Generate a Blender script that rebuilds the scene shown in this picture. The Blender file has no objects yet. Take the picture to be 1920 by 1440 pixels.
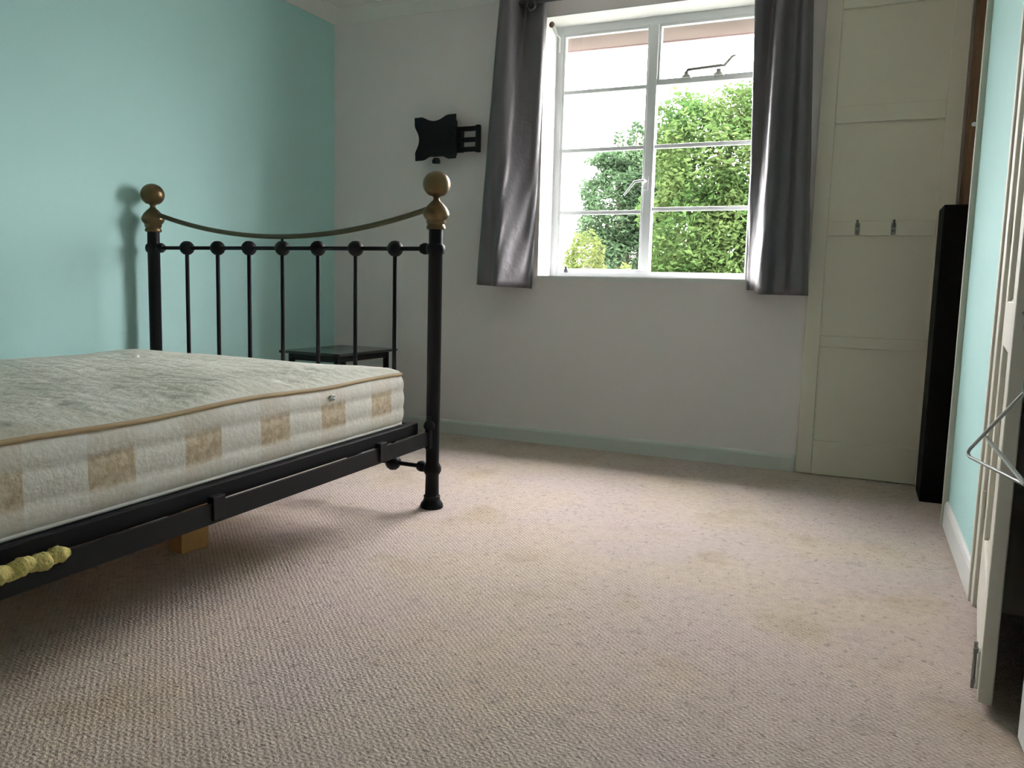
import bpy, bmesh, math, random
from mathutils import Vector, Matrix

random.seed(7)
S = bpy.context.scene
COL = S.collection

# ------------------------------------------------------------------ camera, sky, exposure
cam_data = bpy.data.cameras.new('camera')
cam = bpy.data.objects.new('camera', cam_data)
COL.objects.link(cam)
S.camera = cam
cam_data.sensor_fit = 'HORIZONTAL'
cam_data.sensor_width = 36.0
cam_data.lens = 36.0 * 1529.68 / 1920.0
cam_data.clip_start = 0.02
cam_data.clip_end = 300.0
cr = Vector((0.90668264, 0.42097878, 0.02652281))
cu = Vector((-0.07278993, 0.09421665, 0.99288713))
cf = Vector((-0.41548553, 0.90216411, -0.11606761))
m = Matrix.Identity(4)
for i in range(3):
    m[i][0], m[i][1], m[i][2] = cr[i], cu[i], -cf[i]
m[2][3] = 0.86
cam.matrix_world = m

SKY = 57.0                       # overcast daylight
world = bpy.data.worlds.new('overcast_sky')
S.world = world
world.use_nodes = True
wn = world.node_tree.nodes
wl = world.node_tree.links
wn.clear()
w_out = wn.new('ShaderNodeOutputWorld')
w_bg = wn.new('ShaderNodeBackground')
w_tc = wn.new('ShaderNodeTexCoord')
w_sep = wn.new('ShaderNodeSeparateXYZ')
w_map = wn.new('ShaderNodeMapRange')
w_map.inputs[1].default_value, w_map.inputs[2].default_value = 0.0, 1.0
w_map.inputs[3].default_value, w_map.inputs[4].default_value = 0.5 * SKY, 1.5 * SKY
w_bg.inputs['Color'].default_value = (1.0, 0.94, 0.955, 1)
wl.new(w_tc.outputs['Generated'], w_sep.inputs[0])
wl.new(w_sep.outputs['Z'], w_map.inputs[0])
wl.new(w_map.outputs[0], w_bg.inputs['Strength'])
wl.new(w_bg.outputs[0], w_out.inputs['Surface'])

S.view_settings.view_transform = 'Standard'
S.view_settings.look = 'None'
S.view_settings.exposure = 0.0
S.cycles.diffuse_bounces = 12
S.cycles.max_bounces = 16
S.view_settings.gamma = 1.0
S.view_settings.use_curve_mapping = False


# ------------------------------------------------------------------ helpers
def V(*a):
    return Vector(a)


def obj(name, bm, mat, parent=None, smooth=False, bevel=0.0, segs=2):
    if bevel:
        bmesh.ops.remove_doubles(bm, verts=bm.verts, dist=1e-6)
    bmesh.ops.recalc_face_normals(bm, faces=bm.faces)
    me = bpy.data.meshes.new(name)
    bm.to_mesh(me)
    bm.free()
    mats = mat if isinstance(mat, (list, tuple)) else [mat]
    for q in mats:
        me.materials.append(q)
    if smooth:
        me.polygons.foreach_set('use_smooth', [True] * len(me.polygons))
        try:
            me.set_sharp_from_angle(angle=math.radians(50))
        except Exception:
            pass
    o = bpy.data.objects.new(name, me)
    COL.objects.link(o)
    if parent is not None:
        o.parent = parent
        o.matrix_parent_inverse = Matrix.Identity(4)
    if bevel:
        b = o.modifiers.new('bevel', 'BEVEL')
        b.width = bevel
        b.segments = segs
        b.limit_method = 'ANGLE'
        b.angle_limit = math.radians(40)
    return o


def tag(o, label=None, cat=None, group=None, kind=None):
    if label:
        o['label'] = label
    if cat:
        o['category'] = cat
    if group:
        o['group'] = group
    if kind:
        o['kind'] = kind
    return o


def thing(name, label, cat, loc=(0, 0, 0), rz=0.0, group=None):
    o = bpy.data.objects.new(name, None)
    o.empty_display_size = 0.05
    COL.objects.link(o)
    o.location = loc
    o.rotation_euler = (0, 0, rz)
    return tag(o, label, cat, group)


def struct(name, bm, mat, smooth=False, bevel=0.0, parent=None):
    o = obj(name, bm, mat, parent, smooth, bevel)
    if parent is None:
        o['kind'] = 'structure'
    return o


def box(bm, a, b, mtx=None, mi=0):
    x0, y0, z0 = a
    x1, y1, z1 = b
    vs = [bm.verts.new(c) for c in ((x0, y0, z0), (x1, y0, z0), (x1, y1, z0), (x0, y1, z0),
                                    (x0, y0, z1), (x1, y0, z1), (x1, y1, z1), (x0, y1, z1))]
    if mtx is not None:
        for v in vs:
            v.co = mtx @ v.co
    for f in ((0, 3, 2, 1), (4, 5, 6, 7), (0, 1, 5, 4), (1, 2, 6, 5), (2, 3, 7, 6), (3, 0, 4, 7)):
        fc = bm.faces.new([vs[i] for i in f])
        fc.material_index = mi
    return bm


def B():
    return bmesh.new()


def bx(a, b, mtx=None):
    return box(B(), a, b, mtx)


def tube(bm, pts, r, n=10, closed=False, cap=True):
    pts = [Vector(p) for p in pts]
    rs = r if isinstance(r, (list, tuple)) else [r] * len(pts)
    rings = []
    up = None
    N = len(pts)
    for i, p in enumerate(pts):
        if closed:
            d = pts[(i + 1) % N] - pts[i - 1]
        else:
            d = pts[min(i + 1, N - 1)] - pts[max(i - 1, 0)]
        d.normalize()
        if up is None:
            up = Vector((0, 0, 1)) if abs(d.z) < 0.9 else Vector((1, 0, 0))
        s = d.cross(up)
        s.normalize()
        up = s.cross(d)
        up.normalize()
        rings.append([bm.verts.new(p + (s * math.cos(t) + up * math.sin(t)) * rs[i])
                      for t in [2 * math.pi * k / n for k in range(n)]])
    M = N if closed else N - 1
    for i in range(M):
        a, b = rings[i], rings[(i + 1) % N]
        for k in range(n):
            bm.faces.new((a[k], a[(k + 1) % n], b[(k + 1) % n], b[k]))
    if cap and not closed:
        bm.faces.new(rings[0][::-1])
        bm.faces.new(rings[-1])
    return bm


def lathe(bm, prof, n=20, mtx=None):
    """prof: list of (radius, z)"""
    rings = []
    for r, z in prof:
        if r < 1e-5:
            v = bm.verts.new((0, 0, z))
            rings.append([v])
        else:
            rings.append([bm.verts.new((r * math.cos(2 * math.pi * k / n), r * math.sin(2 * math.pi * k / n), z))
                          for k in range(n)])
    for a, b in zip(rings[:-1], rings[1:]):
        for k in range(n):
            k2 = (k + 1) % n
            if len(a) == 1 and len(b) == 1:
                continue
            if len(a) == 1:
                bm.faces.new((a[0], b[k2], b[k]))
            elif len(b) == 1:
                bm.faces.new((a[k], a[k2], b[0]))
            else:
                bm.faces.new((a[k], a[k2], b[k2], b[k]))
    for q in (rings[0], rings[-1]):
        if len(q) > 2:
            bm.faces.new(q)
    if mtx is not None:
        for rg in rings:
            for v in rg:
                v.co = mtx @ v.co
    return bm


def prism(bm, poly, a, b, axis='y', mtx=None):
    """extrude a 2D polygon from a to b along an axis; poly in the two remaining axes"""
    def mk(p, t):
        if axis == 'y':
            c = Vector((p[0], t, p[1]))
        elif axis == 'z':
            c = Vector((p[0], p[1], t))
        else:
            c = Vector((t, p[0], p[1]))
        return bm.verts.new(mtx @ c if mtx is not None else c)
    v0 = [mk(p, a) for p in poly]
    v1 = [mk(p, b) for p in poly]
    n = len(poly)
    bm.faces.new(v0)
    bm.faces.new(v1[::-1])
    for i in range(n):
        bm.faces.new((v0[i], v1[i], v1[(i + 1) % n], v0[(i + 1) % n]))
    return bm


def T(x, y, z):
    return Matrix.Translation((x, y, z))


def copy_tree(o, parent=None):
    c = o.copy()
    COL.objects.link(c)
    if parent is not None:
        c.parent = parent
    for ch in [q for q in bpy.data.objects if q.parent == o]:
        copy_tree(ch, c)
    return c


# ------------------------------------------------------------------ materials
def mat(name, col, rough=0.6, metal=0.0, spec=0.5, noise=0.0, nscale=6.0, bump=0.0, bscale=60.0, ndet=4.0):
    mt = bpy.data.materials.new(name)
    mt.use_nodes = True
    nt = mt.node_tree
    b = nt.nodes['Principled BSDF']
    b.inputs['Roughness'].default_value = rough
    b.inputs['Metallic'].default_value = metal
    b.inputs['Specular IOR Level'].default_value = spec
    b.inputs['Base Color'].default_value = (*col, 1)
    tc = nt.nodes.new('ShaderNodeTexCoord')
    if noise:
        n = nt.nodes.new('ShaderNodeTexNoise')
        n.inputs['Scale'].default_value = nscale
        n.inputs['Detail'].default_value = ndet
        nt.links.new(tc.outputs['Object'], n.inputs['Vector'])
        mx = nt.nodes.new('ShaderNodeMix')
        mx.data_type = 'RGBA'
        mx.inputs['A'].default_value = (*[c * (1 - noise) for c in col], 1)
        mx.inputs['B'].default_value = (*[min(1, c * (1 + noise)) for c in col], 1)
        nt.links.new(n.outputs['Fac'], mx.inputs['Factor'])
        nt.links.new(mx.outputs['Result'], b.inputs['Base Color'])
    if bump:
        n2 = nt.nodes.new('ShaderNodeTexNoise')
        n2.inputs['Scale'].default_value = bscale
        n2.inputs['Detail'].default_value = 3
        nt.links.new(tc.outputs['Object'], n2.inputs['Vector'])
        bp = nt.nodes.new('ShaderNodeBump')
        bp.inputs['Strength'].default_value = bump
        bp.inputs['Distance'].default_value = 0.01
        nt.links.new(n2.outputs['Fac'], bp.inputs['Height'])
        nt.links.new(bp.outputs['Normal'], b.inputs['Normal'])
    return mt


M = {}
M['white_wall'] = mat('white_emulsion', (0.875, 0.82, 0.82), 0.8, spec=0.2, noise=0.035, nscale=3, bump=0.12, bscale=14)
M['teal_wall'] = mat('teal_emulsion', (0.465, 0.735, 0.715), 0.75, spec=0.25, noise=0.03, nscale=3, bump=0.06, bscale=14)
M['ceiling'] = mat('ceiling_white', (0.86, 0.84, 0.82), 0.85, spec=0.2)
M['gloss_white'] = mat('white_gloss_paint', (0.78, 0.79, 0.775), 0.4, noise=0.03, nscale=10)
M['skirting'] = mat('skirting_paint', (0.66, 0.69, 0.65), 0.45, noise=0.03, nscale=10)
M['bead'] = mat('corner_bead_paint', (0.60, 0.60, 0.51), 0.5, noise=0.03, nscale=8)
M['cream'] = mat('cream_gloss_paint', (0.78, 0.735, 0.61), 0.5, noise=0.025, nscale=5)
M['door_cream'] = mat('off_white_door_paint', (0.80, 0.775, 0.69), 0.4, noise=0.03, nscale=7)
M['frame_paint'] = mat('window_frame_paint', (0.70, 0.725, 0.74), 0.45, noise=0.04, nscale=12)
M['black_iron'] = mat('black_iron_paint', (0.004, 0.0045, 0.007), 0.5, spec=0.15)
M['rail_iron'] = mat('dark_rail_paint', (0.007, 0.008, 0.010), 0.55, spec=0.18, noise=0.15, nscale=20)
M['black'] = mat('black_laminate', (0.003, 0.003, 0.0035), 0.7, spec=0.1)
M['brass'] = mat('aged_brass', (0.135, 0.093, 0.046), 0.36, metal=0.85, noise=0.3, nscale=18)
M['brass_rod'] = mat('dull_brass_rod', (0.08, 0.07, 0.04), 0.4, metal=0.7, noise=0.2, nscale=14)
M['steel'] = mat('dull_steel', (0.30, 0.31, 0.29), 0.4, metal=0.7)
M['dark_metal'] = mat('dark_metal', (0.05, 0.05, 0.05), 0.4, metal=0.5)
M['mount'] = mat('mount_black_steel', (0.004, 0.004, 0.006), 0.55, spec=0.15)
M['brown_wood'] = mat('dark_brown_wood', (0.16, 0.09, 0.045), 0.5, noise=0.3, nscale=9)
M['block_wood'] = mat('raw_pine_block', (0.50, 0.29, 0.11), 0.6, noise=0.2, nscale=30)
M['shade_inside'] = mat('painted_cupboard_shade', (0.006, 0.006, 0.006), 0.7)  # shade behind the ajar door, put into the wall colour
M['curtain'] = mat('grey_curtain_fabric', (0.105, 0.099, 0.108), 0.42, spec=0.5, noise=0.06, nscale=60, bump=0.25, bscale=26)
M['lining'] = mat('curtain_lining', (0.62, 0.60, 0.56), 0.7)
M['piping'] = mat('tan_piping', (0.42, 0.31, 0.17), 0.7)
M['slat'] = mat('pine_slat', (0.45, 0.32, 0.18), 0.6)
M['brick_soffit'] = mat('stained_soffit_boards', (0.082, 0.061, 0.053), 0.7, noise=0.4, nscale=3)
M['wire_white'] = mat('white_plastic_wire', (0.80, 0.82, 0.80), 0.35)
M['wire_grey'] = mat('grey_plastic_wire', (0.36, 0.41, 0.39), 0.4)
M['foam'] = mat('yellow_foam', (0.56, 0.48, 0.16), 0.9, noise=0.35, nscale=35, bump=0.8, bscale=60)
M['black_glass'] = mat('black_gloss_top', (0.012, 0.014, 0.014), 0.18, spec=0.5)
M['render_wall'] = mat('house_render', (0.20, 0.185, 0.17), 0.8)
M['roof_tile'] = mat('roof_tile', (0.16, 0.12, 0.115), 0.8, noise=0.2, nscale=5)
M['bark'] = mat('bark', (0.06, 0.05, 0.035), 0.9, noise=0.3, nscale=8)
M['grass'] = mat('garden_ground', (0.05, 0.053, 0.04), 0.9, noise=0.3, nscale=1.5)


def glass_mat():
    mt = bpy.data.materials.new('window_glass')
    mt.use_nodes = True
    nt = mt.node_tree
    nt.nodes.clear()
    o = nt.nodes.new('ShaderNodeOutputMaterial')
    tr = nt.nodes.new('ShaderNodeBsdfTransparent')
    gl = nt.nodes.new('ShaderNodeBsdfGlossy')
    gl.inputs['Roughness'].default_value = 0.02
    mx = nt.nodes.new('ShaderNodeMixShader')
    fr = nt.nodes.new('ShaderNodeFresnel')
    fr.inputs['IOR'].default_value = 1.45
    tr.inputs['Color'].default_value = (0.97, 0.98, 0.975, 1)
    # reflect only at the outer face of the sheet, so straight-through light is not lost to false total reflection
    geo = nt.nodes.new('ShaderNodeNewGeometry')
    inv = nt.nodes.new('ShaderNodeMath')
    inv.operation = 'SUBTRACT'
    inv.inputs[0].default_value = 1.0
    nt.links.new(geo.outputs['Backfacing'], inv.inputs[1])
    mul = nt.nodes.new('ShaderNodeMath')
    mul.operation = 'MULTIPLY'
    nt.links.new(fr.outputs[0], mul.inputs[0])
    nt.links.new(inv.outputs[0], mul.inputs[1])
    nt.links.new(mul.outputs[0], mx.inputs[0])
    nt.links.new(tr.outputs[0], mx.inputs[1])
    nt.links.new(gl.outputs[0], mx.inputs[2])
    nt.links.new(mx.outputs[0], o.inputs['Surface'])
    return mt


M['glass'] = glass_mat()


def leaf_mat(name, c1, c2):
    mt = bpy.data.materials.new(name)
    mt.use_nodes = True
    nt = mt.node_tree
    nt.nodes.clear()
    o = nt.nodes.new('ShaderNodeOutputMaterial')
    d = nt.nodes.new('ShaderNodeBsdfDiffuse')
    t = nt.nodes.new('ShaderNodeBsdfTranslucent')
    mx = nt.nodes.new('ShaderNodeMixShader')
    mx.inputs[0].default_value = 0.4
    tc = nt.nodes.new('ShaderNodeTexCoord')
    n = nt.nodes.new('ShaderNodeTexNoise')
    n.inputs['Scale'].default_value = 2.2
    n.inputs['Detail'].default_value = 6
    cr_ = nt.nodes.new('ShaderNodeMix')
    cr_.data_type = 'RGBA'
    cr_.inputs['A'].default_value = (*c1, 1)
    cr_.inputs['B'].default_value = (*c2, 1)
    mp = nt.nodes.new('ShaderNodeMapRange')
    mp.inputs[1].default_value, mp.inputs[2].default_value = 0.35, 0.65
    nt.links.new(tc.outputs['Object'], n.inputs['Vector'])
    nt.links.new(n.outputs['Fac'], mp.inputs[0])
    nt.links.new(mp.outputs[0], cr_.inputs['Factor'])
    for s in (d, t):
        nt.links.new(cr_.outputs['Result'], s.inputs['Color'])
    nt.links.new(d.outputs[0], mx.inputs[1])
    nt.links.new(t.outputs[0], mx.inputs[2])
    nt.links.new(mx.outputs[0], o.inputs['Surface'])
    return mt


M['leaf_green'] = leaf_mat('mid_green_leaf', (0.019, 0.040, 0.012), (0.040, 0.060, 0.020))
M['leaf_blue'] = leaf_mat('cool_green_leaf', (0.024, 0.043, 0.022), (0.036, 0.060, 0.031))
M['leaf_yellow'] = leaf_mat('yellow_green_leaf', (0.034, 0.050, 0.013), (0.054, 0.066, 0.024))


def math_node(nt, op, a=None, b=None):
    n = nt.nodes.new('ShaderNodeMath')
    n.operation = op
    for i, q in enumerate((a, b)):
        if q is None:
            continue
        if isinstance(q, (int, float)):
            n.inputs[i].default_value = q
        else:
            nt.links.new(q, n.inputs[i])
    return n.outputs[0]


def mixc(nt, fac, a, b):
    n = nt.nodes.new('ShaderNodeMix')
    n.data_type = 'RGBA'
    for key, q in (('Factor', fac), ('A', a), ('B', b)):
        if isinstance(q, tuple):
            n.inputs[key].default_value = (*q, 1)
        elif isinstance(q, (int, float)):
            n.inputs[key].default_value = q
        else:
            nt.links.new(q, n.inputs[key])
    return n.outputs['Result']


def noise_fac(nt, vec, scale, lo, hi, det=4.0, rough=0.55):
    n = nt.nodes.new('ShaderNodeTexNoise')
    n.inputs['Scale'].default_value = scale
    n.inputs['Detail'].default_value = det
    n.inputs['Roughness'].default_value = rough
    nt.links.new(vec, n.inputs['Vector'])
    mp = nt.nodes.new('ShaderNodeMapRange')
    mp.inputs[1].default_value, mp.inputs[2].default_value = lo, hi
    nt.links.new(n.outputs['Fac'], mp.inputs[0])
    return mp.outputs[0]


def carpet_mat():
    mt = bpy.data.materials.new('beige_loop_carpet')
    mt.use_nodes = True
    nt = mt.node_tree
    b = nt.nodes['Principled BSDF']
    b.inputs['Roughness'].default_value = 0.95
    b.inputs['Specular IOR Level'].default_value = 0.1
    tc = nt.nodes.new('ShaderNodeTexCoord')
    mp = nt.nodes.new('ShaderNodeMapping')
    mp.inputs['Rotation'].default_value = (0, 0, math.radians(-48))
    nt.links.new(tc.outputs['Object'], mp.inputs['Vector'])
    # wobble the rows a little
    wob = nt.nodes.new('ShaderNodeTexNoise')
    wob.inputs['Scale'].default_value = 45
    wob.inputs['Detail'].default_value = 2
    nt.links.new(mp.outputs[0], wob.inputs['Vector'])
    sc = nt.nodes.new('ShaderNodeVectorMath')
    sc.operation = 'SCALE'
    sc.inputs['Scale'].default_value = 0.011
    nt.links.new(wob.outputs['Color'], sc.inputs[0])
    ad = nt.nodes.new('ShaderNodeVectorMath')
    ad.operation = 'ADD'
    nt.links.new(mp.outputs[0], ad.inputs[0])
    nt.links.new(sc.outputs[0], ad.inputs[1])
    sep = nt.nodes.new('ShaderNodeSeparateXYZ')
    nt.links.new(ad.outputs[0], sep.inputs[0])
    k = 2 * math.pi / 0.0125
    # rows of loops: strong along one axis, loops alternate between rows
    sx = math_node(nt, 'SINE', math_node(nt, 'MULTIPLY', sep.outputs['X'], k))
    sy = math_node(nt, 'SINE', math_node(nt, 'MULTIPLY', sep.outputs['Y'], k * 0.8))
    rows = math_node(nt, 'ADD', math_node(nt, 'ADD', math_node(nt, 'MULTIPLY', sx, 0.20), math_node(nt, 'MULTIPLY', sy, 0.10)), math_node(nt, 'MULTIPLY', math_node(nt, 'MULTIPLY', sx, sy), 0.20))
    fine = noise_fac(nt, tc.outputs['Object'], 150, 0.25, 0.75, 3)
    h = math_node(nt, 'ADD', rows, math_node(nt, 'MULTIPLY', fine, 1.1))
    bp = nt.nodes.new('ShaderNodeBump')
    bp.inputs['Strength'].default_value = 0.5
    bp.inputs['Distance'].default_value = 0.006
    nt.links.new(h, bp.inputs['Height'])
    nt.links.new(bp.outputs['Normal'], b.inputs['Normal'])
    # colour: warm beige and pinkish grey patches, tan stains, dark specks
    big = noise_fac(nt, tc.outputs['Object'], 1.6, 0.40, 0.60, 3)
    c = mixc(nt, big, (0.570, 0.485, 0.450), (0.600, 0.510, 0.415))
    stain = noise_fac(nt, tc.outputs['Object'], 3.1, 0.56, 0.70, 5)
    c = mixc(nt, math_node(nt, 'MULTIPLY', stain, 0.6), c, (0.44, 0.35, 0.225))
    smudge = noise_fac(nt, mp.outputs[0], 9.0, 0.57, 0.72, 6, 0.7)
    c = mixc(nt, math_node(nt, 'MULTIPLY', smudge, 0.42), c, (0.27, 0.225, 0.205))
    mott = noise_fac(nt, tc.outputs['Object'], 34, 0.35, 0.65, 4, 0.7)
    c = mixc(nt, math_node(nt, 'MULTIPLY', mott, 0.36), c, (0.33, 0.28, 0.25))
    speck = noise_fac(nt, ad.outputs[0], 60, 0.60, 0.72, 2)
    c = mixc(nt, math_node(nt, 'MULTIPLY', speck, 0.55), c, (0.20, 0.165, 0.14))
    gap = nt.nodes.new('ShaderNodeMapRange')
    gap.inputs[1].default_value, gap.inputs[2].default_value = 0.25, -0.40
    gap.inputs[3].default_value, gap.inputs[4].default_value = 0.0, 0.20
    nt.links.new(rows, gap.inputs[0])
    c = mixc(nt, gap.outputs[0], c, (0.24, 0.195, 0.165))
    nt.links.new(c, b.inputs['Base Color'])
    return mt


M['carpet'] = carpet_mat()


def ticking_mat():
    """mattress border: tan damask squares on off-white, in the mattress's own x (length) and z"""
    mt = bpy.data.materials.new('mattress_border_ticking')
    mt.use_nodes = True
    nt = mt.node_tree
    b = nt.nodes['Principled BSDF']
    b.inputs['Roughness'].default_value = 0.75
    b.inputs['Specular IOR Level'].default_value = 0.25
    tc = nt.nodes.new('ShaderNodeTexCoord')
    sep = nt.nodes.new('ShaderNodeSeparateXYZ')
    nt.links.new(tc.outputs['Object'], sep.inputs[0])
    ln = math_node(nt, 'ADD', sep.outputs['X'], sep.outputs['Y'])
    fr = math_node(nt, 'FRACT', math_node(nt, 'DIVIDE', math_node(nt, 'ADD', ln, 10 * 0.28 - 0.005), 0.28))
    sq = nt.nodes.new('ShaderNodeMapRange')
    sq.inputs[1].default_value, sq.inputs[2].default_value = 0.46, 0.445
    nt.links.new(fr, sq.inputs[0])
    z = sep.outputs['Z']
    zl = nt.nodes.new('ShaderNodeMapRange')
    zl.inputs[1].default_value, zl.inputs[2].default_value = 0.052, 0.066
    nt.links.new(z, zl.inputs[0])
    zh = nt.nodes.new('ShaderNodeMapRange')
    zh.inputs[1].default_value, zh.inputs[2].default_value = 0.148, 0.132
    nt.links.new(z, zh.inputs[0])
    msk = math_node(nt, 'MULTIPLY', sq.outputs[0], math_node(nt, 'MULTIPLY', zl.outputs[0], zh.outputs[0]))
    dm = noise_fac(nt, tc.outputs['Object'], 45, 0.40, 0.60, 2)
    blot = noise_fac(nt, tc.outputs['Object'], 6, 0.35, 0.65, 4)
    base = mixc(nt, dm, (0.75, 0.735, 0.68), (0.81, 0.80, 0.76))
    base = mixc(nt, math_node(nt, 'MULTIPLY', blot, 0.35), base, (0.70, 0.64, 0.54))
    tan = mixc(nt, dm, (0.49, 0.395, 0.265), (0.64, 0.555, 0.42))
    # faint wider tan shade carried to the lower border below each square
    low = math_node(nt, 'MULTIPLY', sq.outputs[0], 0.30)
    base = mixc(nt, low, base, (0.60, 0.52, 0.40))
    c = mixc(nt, msk, base, tan)
    nt.links.new(c, b.inputs['Base Color'])
    n2 = nt.nodes.new('ShaderNodeTexNoise')
    n2.inputs['Scale'].default_value = 70
    nt.links.new(tc.outputs['Object'], n2.inputs['Vector'])
    bp = nt.nodes.new('ShaderNodeBump')
    bp.inputs['Strength'].default_value = 0.25
    bp.inputs['Distance'].default_value = 0.005
    nt.links.new(n2.outputs['Fac'], bp.inputs['Height'])
    nt.links.new(bp.outputs['Normal'], b.inputs['Normal'])
    return mt


def quilt_mat():
    mt = bpy.data.materials.new('mattress_quilted_top')
    mt.use_nodes = True
    nt = mt.node_tree
    b = nt.nodes['Principled BSDF']
    b.inputs['Roughness'].default_value = 0.7
    b.inputs['Specular IOR Level'].default_value = 0.3
    tc = nt.nodes.new('ShaderNodeTexCoord')
    f = noise_fac(nt, tc.outputs['Object'], 7, 0.35, 0.65, 5)
    c = mixc(nt, f, (0.62, 0.615, 0.53), (0.74, 0.735, 0.67))
    st = noise_fac(nt, tc.outputs['Object'], 2.2, 0.56, 0.70, 4)
    c = mixc(nt, math_node(nt, 'MULTIPLY', st, 0.5), c, (0.48, 0.43, 0.31))
    nt.links.new(c, b.inputs['Base Color'])
    n2 = nt.nodes.new('ShaderNodeTexNoise')
    n2.inputs['Scale'].default_value = 26
    n2.inputs['Detail'].default_value = 4
    nt.links.new(tc.outputs['Object'], n2.inputs['Vector'])
    bp = nt.nodes.new('ShaderNodeBump')
    bp.inputs['Strength'].default_value = 0.5
    bp.inputs['Distance'].default_value = 0.012
    nt.links.new(n2.outputs['Fac'], bp.inputs['Height'])
    nt.links.new(bp.outputs['Normal'], b.inputs['Normal'])
    return mt


M['ticking'] = ticking_mat()
M['quilt'] = quilt_mat()

# ------------------------------------------------------------------ room shell
XL, YB, ZC, YN = -3.167, 4.186, 2.475, -1.1
WX0, WX1, WZ0, WZ1 = -1.795, -0.665, 0.935, 2.305    # window reveal
A2 = Vector((0.250, 3.473, 0))          # far end of the right wall
B2 = Vector((0.2745, 2.640, 0))         # where the cupboard frame begins
wd = (B2 - A2).normalized()             # along the right wall towards the camera
wnrm = Vector((-wd.y, wd.x, 0))         # pointing away from the room
if wnrm.x < 0:
    wnrm = -wnrm


def wallpt(s, t=0.0, z=0.0):
    """s metres along the right wall from its far corner, t metres behind its face"""
    p = A2 + wd * s + wnrm * t
    return Vector((p.x, p.y, z))


def wallbox(bm, s0, s1, t0, t1, z0, z1):
    mt = Matrix(((wd.x, wnrm.x, 0, A2.x), (wd.y, wnrm.y, 0, A2.y), (0, 0, 1, 0), (0, 0, 0, 1)))
    return box(bm, (s0, t0, z0), (s1, t1, z1), mt)


fb = B()
box(fb, (XL - 0.12, YN - 0.12, -0.08), (1.15, YB + 0.05, 0.0))
struct('floor', fb, M['carpet'])

cb = B()
box(cb, (XL - 0.12, YN - 0.12, ZC), (1.15, YB + 0.26, ZC + 0.08))
struct('ceiling', cb, M['ceiling'])

wb = B()
YO = YB + 0.26
box(wb, (XL - 0.12, YB, -0.08), (WX0, YO, ZC))
box(wb, (WX1, YB, -0.08), (1.15, YO, ZC))
box(wb, (WX0, YB, -0.08), (WX1, YO, WZ0 - 0.022))
box(wb, (WX0, YB, WZ1), (WX1, YO, ZC))
struct('wall_back', wb, M['white_wall'])

lb = B()
box(lb, (XL - 0.12, YN - 0.12, -0.08), (XL, YB, ZC))
struct('wall_left', lb, M['teal_wall'])

nb = B()
box(nb, (XL, YN - 0.12, -0.08), (1.15, YN, ZC))
struct('wall_near', nb, M['white_wall'])

S_J = (B2 - A2).length                 # wall length before the cupboard frame
S_N = S_J + 0.93                       # near end of the cupboard opening
rb = B()
wallbox(rb, 0, S_J, 0, 0.12, -0.08, ZC)
wallbox(rb, S_N + 0.75, S_N + 3.3, 0, 0.12, -0.08, ZC)
wallbox(rb, S_J, S_N + 0.75, 0, 0.12, 2.12, ZC)
struct('wall_right', rb, M['teal_wall'])

# alcove side beyond the right wall and the cupboard's inside, its shade painted on as near-black
ab = B()
box(ab, (0.62, 3.40, -0.08), (0.74, YB, ZC))
box(ab, (0.37, 3.40, -0.08), (0.62, 3.46, ZC))
struct('wall_alcove', ab, M['white_wall'])
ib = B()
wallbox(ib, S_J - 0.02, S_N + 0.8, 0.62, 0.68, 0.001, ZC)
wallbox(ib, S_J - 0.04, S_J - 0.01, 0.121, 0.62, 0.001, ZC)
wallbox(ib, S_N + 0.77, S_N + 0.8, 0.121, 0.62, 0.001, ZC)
struct('wall_cupboard', ib, M['shade_inside'])

# coving between walls and ceiling
COVE = [(0, -0.068), (0.006, -0.068), (0.012, -0.060), (0.030, -0.040), (0.052, -0.016), (0.070, -0.008), (0.078, -0.006), (0.078, 0), (0, 0)]
bm = B()
prism(bm, [(YB - u, ZC + v) for u, v in COVE], XL, 1.1, 'x')
struct('trim_1', bm, M['ceiling'])
bm = B()
prism(bm, [(XL + u, ZC + v) for u, v in COVE], YN, YB, 'y')
struct('trim_2', bm, M['ceiling'])

# skirting boards
SK = [(0, 0), (0.016, 0), (0.016, 0.066), (0.012, 0.076), (0.006, 0.082), (0, 0.082)]
bm = B()
prism(bm, [(YB - u, v) for u, v in SK], XL + 0.016, -0.383, 'x')
struct('baseboard_back', bm, M['skirting'])
bm = B()
prism(bm, [(XL + u, v) for u, v in SK], YN, YB, 'y')
struct('baseboard_left', bm, M['skirting'])
bm = B()
mt = Matrix(((wnrm.x, wd.x, 0, A2.x), (wnrm.y, wd.y, 0, A2.y), (0, 0, 1, 0), (0, 0, 0, 1)))
prism(bm, [(-u, v) for u, v in [(0, 0), (0.014, 0), (0.014, 0.080), (0.010, 0.092), (0.004, 0.098), (0, 0.098)]],
      0.0, S_J, 'y', mt)
struct('baseboard_right', bm, M['gloss_white'])

# corner bead at the far end of the right wall
bm = B()
wallbox(bm, -0.024, 0.004, -0.020, 0.125, 0.0, ZC)
bead = struct('trim_3', bm, M['bead'], bevel=0.004)
bm = B()
lathe(bm, [(0, 0), (0.006, 0), (0.008, 0.008), (0.006, 0.014), (0, 0.016)], 10, T(*wallpt(-0.010, -0.019, 1.50)) @ Matrix.Rotation(math.radians(-90), 4, 'Y'))
obj('knob', bm, M['gloss_white'], bead, smooth=True)
# dark wooden post between the panelled door and the alcove
bm = B()
box(bm, (0.236, 4.150, 0.0), (0.40, 4.185, ZC - 0.001))
box(bm, (0.252, 4.135, 0.0), (0.385, 4.151, ZC - 0.07))
struct('trim_4', bm, M['brown_wood'], bevel=0.003)

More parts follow.
